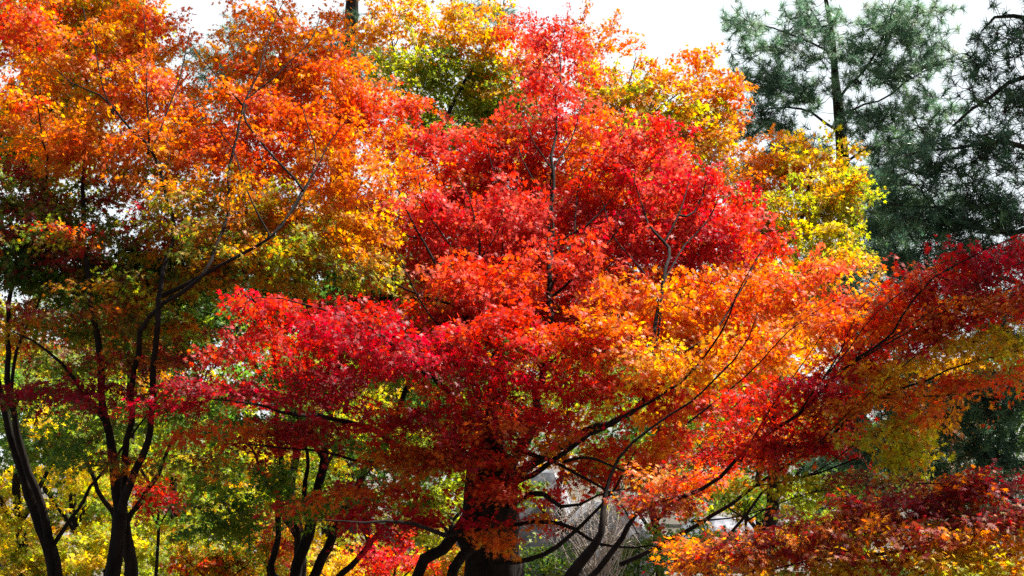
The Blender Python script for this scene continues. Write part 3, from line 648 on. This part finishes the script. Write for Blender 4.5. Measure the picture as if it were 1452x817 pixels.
# ------------------------------------------------------------------ G. right maple with long tiers
G_limbs = [
    [(790, 1200, 9.8, .13), (792, 900, 9.8, .10), (806, 817, 9.8, .075), (832, 780, 9.8, .06), (853, 752, 9.8, .042), (858, 700, 9.9, .028), (880, 650, 10.0, .02), (925, 610, 10.1, .016), (975, 570, 10.1, .013), (1040, 510, 10.1, .01), (1075, 440, 10.1, .005)],
    [(815, 835, 9.8, .065), (852, 810, 9.7, .055), (880, 765, 9.6, .048), (897, 728, 9.5, .042), (965, 700, 9.3, .036), (1050, 655, 9.1, .03), (1130, 590, 8.9, .025), (1210, 510, 8.8, .02), (1300, 420, 8.7, .015), (1380, 365, 8.7, .01), (1470, 330, 8.7, .006)],
    [(880, 800, 9.7, .045), (955, 765, 9.5, .04), (1010, 728, 9.4, .034), (1070, 690, 9.2, .028), (1150, 640, 9.0, .022), (1250, 565, 8.8, .018), (1350, 520, 8.7, .013), (1470, 490, 8.6, .007)],
    [(985, 815, 9.6, .03), (1035, 755, 9.4, .028), (1065, 720, 9.3, .024), (1098, 690, 9.2, .02), (1160, 670, 9.0, .015), (1240, 640, 8.9, .008)],
    [(1130, 590, 8.9, .016), (1190, 500, 8.8, .012), (1220, 440, 8.8, .007), (1270, 390, 8.8, .003)],
    [(1210, 515, 8.8, .014), (1290, 470, 8.7, .01), (1370, 430, 8.6, .007), (1460, 400, 8.6, .004)],
    [(1250, 565, 8.8, .012), (1330, 560, 8.7, .008), (1390, 560, 8.6, .004)],
    [(1150, 640, 8.9, .012), (1230, 560, 8.7, .009), (1300, 500, 8.6, .007), (1390, 455, 8.5, .005), (1460, 440, 8.5, .004)],
    [(1130, 590, 8.8, .012), (1180, 520, 8.7, .009), (1250, 440, 8.6, .007), (1330, 385, 8.6, .004)],
    [(975, 600, 9.2, .016), (1050, 540, 9.0, .012), (1120, 470, 8.9, .009), (1190, 420, 8.8, .005)],
    [(1070, 690, 9.1, .014), (1150, 670, 8.9, .011), (1230, 620, 8.7, .008), (1330, 590, 8.6, .004)],
    [(980, 740, 9.3, .016), (1060, 730, 9.1, .012), (1150, 700, 8.9, .008), (1230, 690, 8.8, .004)],
    [(1210, 510, 8.7, .011), (1300, 455, 8.6, .008), (1400, 395, 8.5, .006), (1460, 370, 8.5, .004)],
    [(1050, 655, 9.1, .02), (1080, 600, 9.0, .016), (1120, 540, 8.9, .011), (1170, 470, 8.9, .006)],
]
G_blobs = [
    (1400, 375, 8.7, 110, 28, .4, 12, .9, 'maroon:3 crimson:3 red:2', .7),
    (1290, 420, 8.8, 100, 28, .4, 25, .9, 'red:3 vermil:2 orange:2 crimson:1', .7),
    (1400, 430, 8.6, 110, 24, .4, 8, .9, 'maroon:2 orange:2 red:2', .8),
    (1200, 450, 8.9, 80, 30, .4, 25, .9, 'scarlet:2 vermil:3 orange:2', .6),
    (1320, 475, 8.7, 110, 22, .4, 14, .9, 'crimson:2 red:2 orange:1', .8),
    (1400, 490, 8.6, 100, 22, .4, 10, 1, 'lime:3 yellow:2 amber:2', .75),
    (1290, 520, 8.7, 110, 18, .4, 14, .9, 'amber:3 yellow:3 lime:1', .75),
    (1190, 530, 8.8, 90, 22, .4, 20, .9, 'crimson:3 red:3', .8),
    (1400, 540, 8.6, 100, 14, .4, 4, .8, 'scarlet:2 vermil:2 ygreen:1', .8),
    (1270, 570, 8.7, 110, 18, .4, 6, .9, 'maroon:2 orange:2 amber:2', .8),
    (1300, 592, 8.6, 50, 12, .4, 0, .8, 'vermil:2 amber:2 scarlet:1', .75),
    (1110, 570, 8.9, 90, 25, .4, 10, 1, 'crimson:2 red:4 scarlet:3', .7),
    (1150, 620, 8.9, 100, 22, .4, 5, 1, 'maroon:2 red:3 vermil:1', .8),
    (1260, 620, 8.7, 70, 22, .4, 0, .9, 'lime:3 yellow:3 orange:1', .6),
    (1290, 655, 8.7, 45, 20, .3, 0, .8, 'lime:3 yellow:3', .6),
    (1080, 640, 9.0, 110, 22, .4, 5, 1, 'maroon:2 red:3 orange:1', .8),
    (1130, 690, 9.0, 90, 18, .4, 0, .7, 'lime:2 ygreen:2 amber:1', .7),
    (1230, 680, 8.8, 90, 16, .4, 0, .8, 'maroon:2 green:2 orange:1', .8),
    (1100, 340, 9.2, 0.1, .1, .1, 0, 0, 'red', .5),
    (930, 715, 9.2, 90, 16, .4, 0, .7, 'amber:1 orange:2 maroon:2', .75),
    (960, 680, 9.3, 90, 16, .4, 0, .8, 'red:2 orange:2 amber:1', .8),
]
G_limbs = [[(a, b, c, r * (.9 if i == 0 else .62)) for a, b, c, r in l] for i, l in enumerate(G_limbs)]
tree('maple_tree', 'maple with long flat tiers of red and orange leaves sweeping up to the right edge',
     'tree', G_limbs, G_blobs, dens=85, nleaf=44, size=.038, fs=.08, R0=.2)

# unseen maples added beyond the frame, crowns aimed to shade the left and right
def inv(x, y, z):
    v = np.array([x, y, z - CAM_Z]); d = v @ _f
    return 726 + v[0] / (d * K), 408.5 - (v @ _u) / (d * K), d
SUNV = np.array(_d)
def cast(px, py, d, rx, ry, wt=1, yc=13.0, rz=.8):
    p = P(px, py, d); q = p + SUNV * (yc - p[1]) / SUNV[1]
    a, b, dd = inv(*q); k = d / dd
    return (a, b, dd, rx * k, ry * k, rz, 0, wt, 'red:2 orange:2 ygreen:1', .6)
def shade_tree(x, label, blobs, yc=13.0, dens=25):
    b = [inv(x, yc, z) for z in (5, 7, 9, 11)]
    limbs = [[(*q, r) for q, r in zip(b, (.17, .14, .1, .04))]]
    for c in blobs:
        limbs.append([(*b[1], .07), ((b[1][0] + c[0]) / 2, (b[1][1] + c[1]) / 2 - 60, (b[1][2] + c[2]) / 2, .05), (c[0], c[1], c[2], .02)])
    tree('maple_tree', label, 'tree', limbs, blobs, dens=dens, nleaf=36, size=.085, R0=.3, lobes=5, twiglets=False)
shade_tree(-8.5, 'unseen maple added left of the picture to shade the left side', [cast(*a, 1, 17.) for a in (
    (60, 430, 12.4, 230, 90), (220, 450, 12.6, 150, 70), (150, 600, 12.4, 200, 60))], 17.)
shade_tree(8.0, 'unseen maple added right of the picture to shade the right side', [cast(*a, 1, 14.) if len(a) == 5 else cast(*a, 14.) for a in (
    (1200, 640, 8.9, 130, 50, .9), (1330, 690, 8.3, 170, 60), (1180, 740, 8.1, 130, 35), (1400, 480, 8.7, 100, 30, .6), (1400, 390, 8.8, 110, 40), (1380, 570, 8.7, 100, 40, .7), (1300, 440, 8.8, 60, 30, .7))], 14.)

# ------------------------------------------------------------------ H. low maple in the bottom right corner
H_limbs = [
    [(1640, 1300, 8.6, .11), (1630, 1050, 8.6, .09), (1590, 900, 8.5, .07), (1520, 800, 8.4, .05), (1450, 755, 8.3, .035), (1360, 735, 8.2, .024), (1260, 735, 8.1, .016), (1160, 755, 8.1, .007)],
    [(1590, 900, 8.5, .05), (1500, 840, 8.4, .035), (1400, 790, 8.2, .025), (1300, 780, 8.1, .018), (1200, 790, 8.0, .012), (1100, 800, 8.0, .005)],
    [(1520, 800, 8.4, .03), (1460, 720, 8.3, .02), (1380, 690, 8.2, .012), (1300, 680, 8.2, .005)],
    [(1500, 840, 8.4, .03), (1440, 840, 8.1, .02), (1330, 830, 8.0, .012), (1200, 830, 7.9, .005)],
]
H_blobs = [
    (1400, 690, 8.2, 90, 20, .4, 6, 1, 'maroon:4 crimson:1 orange:.6', .85),
    (1300, 715, 8.1, 110, 18, .4, 3, 1, 'maroon:4 orange:1', .85),
    (1420, 730, 8.1, 80, 16, .4, 0, 1, 'maroon:3 ygreen:1 orange:1', .85),
    (1210, 740, 8.1, 110, 16, .4, 0, .9, 'maroon:2 orange:2 amber:1', .85),
    (1390, 775, 8.1, 110, 16, .4, 0, 1, 'amber:3 yellow:3 orange:1', .8),
    (1240, 790, 8.0, 120, 14, .4, 0, .9, 'yellow:2 amber:2 maroon:2', .8),
    (1110, 775, 8.0, 110, 18, .4, 0, .9, 'orange:1 brown:1 maroon:3 red:1', .8),
    (1020, 790, 8.1, 80, 18, .4, 0, .8, 'orange:2 amber:1 maroon:2', .75),
    (1400, 800, 7.9, 120, 16, .4, 0, 1, 'yellow:2 lime:2 amber:2', .8), (1300, 755, 8.0, 120, 14, .4, 0, 1, 'maroon:2 orange:2 amber:2', .8),
    (1380, 815, 8.0, 120, 14, .4, 0, .9, 'yellow:2 orange:2 amber:1', .8),
    (1130, 820, 8.0, 130, 14, .4, 0, .9, 'amber:2 orange:2 ygreen:1', .8),
]
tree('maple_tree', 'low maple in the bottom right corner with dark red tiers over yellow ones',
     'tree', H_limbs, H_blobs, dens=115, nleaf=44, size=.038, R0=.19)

# ------------------------------------------------------------------ background maples, lower left and middle
def bg_tree(px, d, top, bot, half, palette, label, seedshift=0, lobes=5, dens=9, wt=1):
    limbs = [[(px, 1000, d, .16), (px + 6, 800, d, .12), (px - 8, 700, d, .09), (px + 5, 620, d, .06), (px, top + 40, d, .02)],
             [(px, 760, d, .06), (px - half * .4, 680, d - .5, .04), (px - half * .7, 610, d - .6, .015)],
             [(px, 740, d, .06), (px + half * .4, 660, d - .5, .04), (px + half * .7, 600, d - .6, .015)]]
    bl = []
    rs = np.random.default_rng(int(px) + 11)
    for k in range(11):
        x = px + rs.uniform(-1, 1) * half; y = rs.uniform(top, bot)
        bl.append((x, y, d + rs.uniform(-.8, .8), half * rs.uniform(.35, .6), rs.uniform(22, 42), .8, rs.uniform(-10, 10), wt, palette, .5))
    return tree('maple_tree', label, 'tree', limbs, bl, dens=dens, nleaf=50, size=.075, R0=.36, lobes=lobes,
                group='maples in the background', twiglets=False)
bg_tree(30, 19, 560, 840, 110, 'yellow:4 amber:1 lime:3 ygreen:1', 'golden background maple low at the left edge, behind the leaning stems')
bg_tree(110, 22, 500, 830, 130, 'lime:3 ygreen:4 green:1', 'lime green background maple between the stems of the two left trees')
bg_tree(255, 20, 560, 840, 110, 'yellow:1 lime:3 ygreen:3 amber:1', 'yellow background maple right of the orange maple stems')
bg_tree(345, 24, 470, 820, 120, 'lime:3 ygreen:2 amber:2', 'yellow green background maple behind the many stemmed green maple')
bg_tree(520, 22, 600, 850, 120, 'amber:2 yellow:2 lime:2 ygreen:1', 'amber background maple low between the many stems and the thick trunk')
bg_tree(930, 25, 480, 700, 160, 'lime:3 ygreen:2 green:2', 'green background maple hidden mostly behind the right half of the red crown', wt=.6)
bg_tree(640, 27, 250, 560, 170, 'green:3 ygreen:2 dkgreen:2', 'tall green background maple seen in the gaps left of the centre', wt=.8)

bg_tree(180, 17, 430, 640, 120, 'green:3 ygreen:3 lime:1', 'green background maple with leaves around the upper forks of the left stems')
bg_tree(420, 18, 470, 700, 110, 'green:3 ygreen:2 lime:2', 'green background maple just behind the many stems at mid height')
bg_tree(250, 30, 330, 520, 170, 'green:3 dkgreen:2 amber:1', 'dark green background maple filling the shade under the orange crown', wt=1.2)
bg_tree(-10, 24, 420, 700, 120, 'amber:3 lime:2 ygreen:2', 'amber and green background maple cut by the left edge')
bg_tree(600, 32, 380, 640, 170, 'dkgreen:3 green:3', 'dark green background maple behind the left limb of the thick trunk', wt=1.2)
bg_tree(430, 28, 560, 840, 170, 'yellow:2 lime:3 ygreen:2', 'yellow background maple far behind the foot of the many stems')
bg_tree(120, 28, 600, 860, 170, 'yellow:4 amber:1 lime:2 ygreen:1', 'deep yellow background maple far behind the left stems at the bottom')
bg_tree(1080, 24, 420, 640, 150, 'orange:3 amber:2 green:1', 'orange background maple behind the right limbs', wt=.8)
bg_tree(800, 30, 430, 620, 170, 'amber:2 green:3 ygreen:2', 'mixed green and amber background maple behind the top of the thick trunk', wt=1)
def far_wood():
    n = 90000; X = rng.uniform(-34, 34, n); Y = 52 + rng.uniform(0, 6, n)
    top = 5.2 + 1.3 * np.sin(X * .33 + 1) + .8 * np.sin(X * .9) + .4 * np.sin(X * 2.3)
    Z = top * np.sqrt(rng.uniform(0, 1, n)) + rng.normal(0, .15, n)
    pos = np.stack([X, Y, Z], 1); cell = (np.floor(X / 2.6) * 7 + 13).astype(int) % 5
    cs = np.array([PAL['green'], PAL['dkgreen'], PAL['ygreen'], PAL['amber'], PAL['green']]) * .7
    tint = cs[cell] * np.exp(rng.normal(0, .25, n))[:, None]
    o = leaves_mesh('distant_wood', pos, rng.normal(size=(n, 3)), rng.normal(size=(n, 3)), rng.uniform(.12, .22, n), tint, 5, M_leaf, None)
    tag(o, kind='stuff')
far_wood()
# low red shrubs
def shrub(px, py, d, rx, ry, palette, label, name='maple_shrub', cat='shrub', n=3, size=.05, lobes=5, mat=None, dens=20, wt=1, nleaf=40, group=None):
    limbs = [[(px, py + ry * 1.6, d, .03), (px, py + ry * .6, d, .022), (px + 5, py, d, .012)]]
    for k in range(n):
        a = (k / (n - 1) - .5) * 2
        limbs.append([(px, py + ry * 1.3, d, .02), (px + a * rx * .4, py + ry * .5, d, .014), (px + a * rx * .8, py - ry * .3, d, .006)])
    bl = [(px + rng.uniform(-.4, .4) * rx, py + rng.uniform(-.4, .5) * ry, d + rng.uniform(-.3, .3), rx * .7, ry * .55, .5, 0, wt, palette, .5) for k in range(4)]
    return tree(name, label, cat, limbs, bl, dens=dens, nleaf=nleaf, size=size, R0=.25, lobes=lobes, mat=mat, twiglets=False, group=group)
shrub(225, 700, 17, 45, 35, 'crimson:3 red:2 scarlet:1', 'small red maple shrub low behind the second left stem')
shrub(560, 785, 16, 70, 35, 'crimson:3 red:2 scarlet:2', 'crimson maple shrub low at the foot of the thick trunk, on its left')
for _x, _y, _w, _p, _l in ((60, 800, 80, 'yellow:2 lime:2 ygreen:3', 'yellow green low shrub at the bottom left corner'),
        (150, 770, 70, 'lime:3 ygreen:2 yellow:1', 'lime low shrub just left of the second stem'),
        (310, 790, 80, 'amber:2 ygreen:3 red:1', 'amber and green low shrub left of the many stems'),
        (380, 760, 60, 'crimson:2 amber:2 ygreen:3', 'green and crimson low shrub behind the leftmost of the many stems'),
        (640, 800, 60, 'amber:2 orange:2 ygreen:2', 'orange low shrub showing under the left limb of the thick trunk'),
        (1090, 780, 90, 'amber:2 ygreen:2 orange:2', 'amber and green low shrub behind the lower right tiers'),
        (1180, 740, 90, 'ygreen:3 lime:2', 'yellow green shrub behind the lower tiers right of the pale twigs'),
        (1330, 800, 110, 'green:3 ygreen:2 amber:1', 'green low shrub behind the bottom right maple')):
    shrub(_x, _y, 19, _w, 34, _p, _l, size=.06, wt=1.3)
shrub(480, 800, 17, 60, 26, 'yellow:2 amber:2', 'yellow low shrub between the many dark stems at the bottom')
shrub(905, 770, 14, 85, 55, 'green:2 dkgreen:2 ygreen:1', 'dark green shrub low to the right of the thick trunk', name='green_shrub', size=.045, dens=26, wt=.7)
shrub(770, 790, 15, 60, 40, 'green:2 ygreen:1 dkgreen:2', 'small green shrub against the thick trunk on its right', name='green_shrub', size=.045, dens=26, wt=.6)
shrub(1000, 775, 14.5, 90, 45, 'green:2 ygreen:2 dkgreen:1', 'mid green shrub under the lower limbs of the right maple', name='green_shrub', size=.045, dens=26, wt=.7)
shrub(690, 690, 18, 110, 30, 'green:3 ygreen:2 lime:1', 'green shrub behind the thick trunk', name='green_shrub', size=.06, wt=.9)
shrub(1060, 705, 18, 80, 26, 'green:3 ygreen:2 amber:1', 'green and amber shrub far behind the right maple limbs', name='green_shrub', size=.06, wt=.9)
shrub(860, 655, 19, 60, 30, 'green:3 ygreen:2', 'green shrub farther off in the gap under the red crown', name='green_shrub', size=.06, wt=.8)

# ------------------------------------------------------------------ bare pale shrub in the gap
root = empty('bare_shrub', tuple(P(815, 1000, 13)[:2]) + (0,))
tag(root, 'bare shrub of pale dry twigs in the gap right of the thick trunk', 'shrub')
T = Tubes(); T2 = Tubes()
b0 = P(850, 830, 13)
T2.add([[b0[0], b0[1], 0], b0], [.03, .02], 6)
for k in range(70):
    s_ = b0 + rng.normal(0, .05, 3); tx = P(rng.uniform(765, 915), rng.uniform(655, 760), 13 + rng.uniform(-.5, .5))
    m_ = (s_ + tx) / 2 + rng.normal(0, .09, 3)
    T.add([s_, m_, tx], [.005, .003, .0012], 4)
    for q in range(3):
        e_ = m_ * .4 + tx * .6; T.add([e_, e_ + rng.normal(0, .07, 3), e_ + rng.normal(0, .16, 3)], [.002, .0015, .0008], 3)
T2.build('stem', M_dead, root); T.build('twigs', M_dead, root)

# ------------------------------------------------------------------ boulders on the far bank
def boulder(px, py, d, sx, sz, label):
    import bmesh
    bm = bmesh.new(); bmesh.ops.create_icosphere(bm, subdivisions=4, radius=1)
    rs = np.random.default_rng(int(px * 3 + py)); pl = unit(rs.normal(size=(14, 3))); off = rs.uniform(.62, .9, 14)
    for v in bm.verts:
        c = np.array(v.co)
        for a, o_ in zip(pl, off):
            q = c @ a
            if q > o_: c = c - a * (q - o_) * .92
        v.co = Vector(c * np.array([sx, sx * .8, sz]) * .62)
    me = bpy.data.meshes.new('boulder'); bm.to_mesh(me); bm.free(); me.materials.append(M_rock)
    o = bpy.data.objects.new('boulder', me); col.objects.link(o); p = P(px, py, d)
    o.location = (p[0], p[1], sz * .25); o.rotation_euler = (0, 0, rs.uniform(0, 6))
    return tag(o, label, 'rock', 'boulders beyond the trees')
M_rock, _t, _N, _L, _b = nodes('grey stone')
_nz = _N.new('ShaderNodeTexNoise'); _nz.inputs['Scale'].default_value = 4.5; _nz.inputs['Detail'].default_value = 9; _nz.inputs['Roughness'].default_value = .65
_tc = _N.new('ShaderNodeTexCoord'); _L.new(_tc.outputs['Object'], _nz.inputs['Vector'])
_cr = _N.new('ShaderNodeValToRGB'); _cr.color_ramp.elements[0].position = .35; _cr.color_ramp.elements[0].color = (.10, .11, .14, 1)
_cr.color_ramp.elements[1].position = .65; _cr.color_ramp.elements[1].color = (.30, .31, .35, 1)
_L.new(_nz.outputs['Fac'], _cr.inputs[0]); _L.new(_cr.outputs[0], _b.inputs['Base Color']); _b.inputs['Roughness'].default_value = .9
_bp = _N.new('ShaderNodeBump'); _bp.inputs['Strength'].default_value = .8; _L.new(_nz.outputs['Fac'], _bp.inputs['Height']); _L.new(_bp.outputs[0], _b.inputs['Normal'])
boulder(765, 700, 32, 1.9, 2.6, 'big grey boulder seen in the gap right of the thick trunk')
boulder(855, 720, 30, 1.7, 1.9, 'grey boulder behind the bare pale twigs')
boulder(640, 700, 33, 1.6, 2.2, 'grey boulder seen just left of the thick trunk')
boulder(1020, 720, 34, 1.8, 1.5, 'grey boulder under the right maple limbs')
boulder(560, 760, 29, 1.5, 1.2, 'low grey boulder left of the thick trunk near the bottom')

# ------------------------------------------------------------------ pines
PA_limbs = [
    [(1215, 900, 22, .30), (1212, 700, 22, .26), (1208, 500, 22, .2), (1202, 350, 22, .16), (1197, 250, 22, .13), (1190, 160, 22, .10), (1184, 110, 22, .07), (1180, 50, 22, .05), (1165, -30, 22, .03), (1155, -80, 22, .015)],
    [(1195, 190, 22, .05), (1150, 165, 21.8, .04), (1110, 150, 21.7, .03), (1065, 160, 21.6, .012)],
    [(1186, 110, 22, .055), (1170, 70, 21.9, .04), (1120, 50, 21.8, .03), (1060, 30, 21.7, .018), (1035, 5, 21.7, .01)],
    [(1190, 140, 22, .05), (1220, 100, 21.8, .04), (1250, 60, 21.7, .03), (1270, 10, 21.7, .02), (1280, -30, 21.7, .01)],
    [(1193, 165, 22, .05), (1225, 150, 21.8, .035), (1270, 130, 21.6, .03), (1330, 90, 21.4, .02), (1390, 70, 21.3, .01)],
    [(1198, 270, 22, .05), (1150, 250, 21.8, .035), (1100, 240, 21.7, .02), (1050, 235, 21.6, .01)],
    [(1200, 300, 22, .05), (1260, 260, 21.6, .04), (1310, 270, 21.4, .02)],
    [(1200, 230, 22, .05), (1240, 205, 21.6, .035), (1290, 190, 21.4, .02), (1340, 200, 21.3, .01)],
    [(1182, 60, 22, .03), (1145, 10, 21.9, .02), (1130, -30, 21.9, .01)],
]
PA_limbs = [[(a, b, c, r * .72) for a, b, c, r in l] for l in PA_limbs]
PA_blobs = [
    (1060, 50, 21.7, 30, 25, .6, 0, .7, '', 0), (1100, 75, 21.8, 45, 18, .7, 0, .9, '', 0), (1150, 30, 21.9, 50, 28, .8, 0, .8, '', 0),
    (1100, 120, 21.7, 55, 22, .8, 0, 1, '', 0), (1075, 175, 21.7, 50, 22, .8, 0, 1.1, '', 0), (1140, 140, 21.8, 50, 20, .8, 0, .9, '', 0),
    (1230, 50, 21.8, 45, 35, .8, 0, .8, '', 0), (1290, 30, 21.6, 55, 35, .8, 0, .9, '', 0), (1250, 110, 21.7, 50, 25, .8, 0, 1, '', 0),
    (1310, 85, 21.5, 50, 22, .8, 0, .9, '', 0), (1240, 165, 21.7, 60, 22, .8, 0, 1, '', 0), (1110, 215, 21.7, 60, 20, .8, 0, .9, '', 0),
    (1260, 215, 21.6, 60, 25, .8, 0, 1, '', 0), (1070, 245, 21.8, 40, 25, .8, 0, .8, '', 0), (1230, 270, 21.6, 55, 35, .8, 0, 1, '', 0),
    (1290, 300, 21.4, 60, 35, .8, 0, 1, '', 0), (1320, 160, 21.5, 40, 25, .8, 0, .8, '', 0), (1240, 350, 21.4, 60, 40, .8, 0, 1.1, '', 0),
    (1180, 80, 21.9, 45, 25, .8, 0, .6, '', 0), (1180, 420, 21.8, 80, 50, .8, 0, 1, '', 0),
]
conifer('pine_tree', 'open pine with a slim dark trunk standing against the white sky, upper right',
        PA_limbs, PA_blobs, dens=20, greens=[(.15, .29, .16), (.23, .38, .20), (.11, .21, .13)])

PB_limbs = [
    [(1500, 1000, 18, .35), (1500, 700, 18, .32), (1495, 400, 18, .27), (1500, 150, 18, .22), (1495, -150, 18, .16), (1490, -400, 18, .1), (1490, -600, 18, .04)],
    [(1497, 160, 18, .07), (1455, 110, 17.6, .05), (1405, 135, 17.4, .035), (1350, 180, 17.3, .02)],
    [(1497, 260, 18, .07), (1430, 200, 17.5, .05), (1360, 210, 17.2, .03), (1290, 220, 17, .012)],
    [(1496, 320, 18, .07), (1420, 330, 17.5, .05), (1340, 300, 17.2, .03), (1260, 290, 17, .012)],
    [(1496, 420, 18, .07), (1420, 400, 17.6, .05), (1330, 380, 17.4, .03), (1250, 385, 17.2, .012)],
    [(1496, 560, 18, .07), (1420, 560, 17.6, .05), (1340, 570, 17.5, .03), (1280, 590, 17.4, .012)],
    [(1498, 40, 18, .06), (1440, 20, 17.6, .04), (1390, 45, 17.4, .02)],
    [(1496, -100, 18, .06), (1420, -160, 17.6, .04), (1350, -160, 17.4, .02)],
    [(1496, -200, 18, .06), (1580, -250, 17.6, .04), (1640, -260, 17.4, .02)],
]
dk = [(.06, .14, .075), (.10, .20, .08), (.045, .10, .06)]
PB_blobs = [(1430, 70, 17.5, 50, 40, .8, 0, 1, '', 0), (1380, 120, 17.4, 45, 30, .7, 0, .8, '', 0), (1430, 150, 17.5, 50, 35, .8, 0, 1.1, '', 0),
    (1340, 190, 17.2, 55, 25, .8, 0, 1, '', 0), (1290, 225, 17.1, 45, 25, .8, 0, .9, '', 0), (1400, 215, 17.3, 60, 35, .8, 0, 1.2, '', 0),
    (1330, 260, 17.2, 60, 30, .8, 0, 1.2, '', 0), (1420, 280, 17.4, 60, 40, .8, 0, 1.3, '', 0), (1280, 300, 17.1, 50, 35, .8, 0, 1.2, '', 0),
    (1350, 320, 17.3, 70, 35, .8, 0, 1.4, '', 0), (1260, 360, 17.2, 50, 35, .8, 0, 1.2, '', 0), (1430, 350, 17.5, 60, 40, .8, 0, 1.4, '', 0),
    (1330, 390, 17.6, 90, 40, .8, 0, 1.4, '', 0), (1420, 440, 17.8, 80, 50, .9, 0, 1.4, '', 0), (1300, 460, 18, 90, 50, .9, 0, 1.2, '', 0),
    (1400, 560, 17.8, 90, 50, .9, 0, 1.5, '', 0), (1310, 560, 17.9, 70, 50, .9, 0, 1.4, '', 0), (1370, 640, 17.9, 110, 50, .9, 0, 1.4, '', 0),
    (1250, 560, 18.3, 80, 70, .9, 0, 1, '', 0), (1420, 720, 18, 100, 60, .9, 0, .9, '', 0), (1250, 680, 18.4, 110, 60, .9, 0, .8, '', 0),
    (1480, -40, 17.8, 70, 60, 1.2, 0, 1, '', 0), (1420, -150, 17.6, 90, 60, 1.2, 0, 1.2, '', 0), (1570, -200, 17.8, 110, 80, 1.4, 0, 1.2, '', 0),
    (1480, -300, 18, 120, 80, 1.4, 0, 1.2, '', 0), (1500, -450, 18, 90, 80, 1.4, 0, 1.2, '', 0), (1560, 0, 18, 90, 90, 1.4, 0, 1, '', 0), (1580, 250, 18, 90, 140, 1.4, 0, 1, '', 0)]
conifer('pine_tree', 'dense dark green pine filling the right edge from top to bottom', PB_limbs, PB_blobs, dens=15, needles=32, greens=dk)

PC_limbs = [[(480, 900, 26, .3), (480, 500, 26, .25), (485, 250, 26, .2), (492, 100, 26, .14), (500, 0, 26, .1), (505, -60, 26, .05)],
    [(486, 200, 26, .06), (420, 150, 25.6, .04), (350, 110, 25.4, .03), (285, 75, 25.2, .015)],
    [(490, 120, 26, .06), (430, 60, 25.6, .04), (380, 10, 25.4, .02)],
    [(490, 160, 26, .05), (530, 110, 25.7, .03), (560, 60, 25.6, .015)]]
PC_blobs = [(300, 90, 25.3, 45, 30, 1, 0, 1, '', 0), (350, 70, 25.4, 50, 40, 1, 0, 1, '', 0), (500, 60, 26, 45, 50, 1, 0, 1.3, '', 0), (310, 140, 25.4, 60, 40, 1, 0, 1, '', 0),
    (420, 100, 25.5, 70, 50, 1, 0, 1, '', 0), (520, 130, 25.8, 50, 40, 1, 0, 1, '', 0), (680, 20, 26.5, 60, 30, 1, 0, .6, '', 0), (280, 200, 25.5, 60, 50, 1, 0, .8, '', 0)]
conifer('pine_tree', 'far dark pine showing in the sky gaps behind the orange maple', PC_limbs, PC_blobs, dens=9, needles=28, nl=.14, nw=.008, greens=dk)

print('STAT', STAT, 'leaves', sum(s[2] for s in STAT))
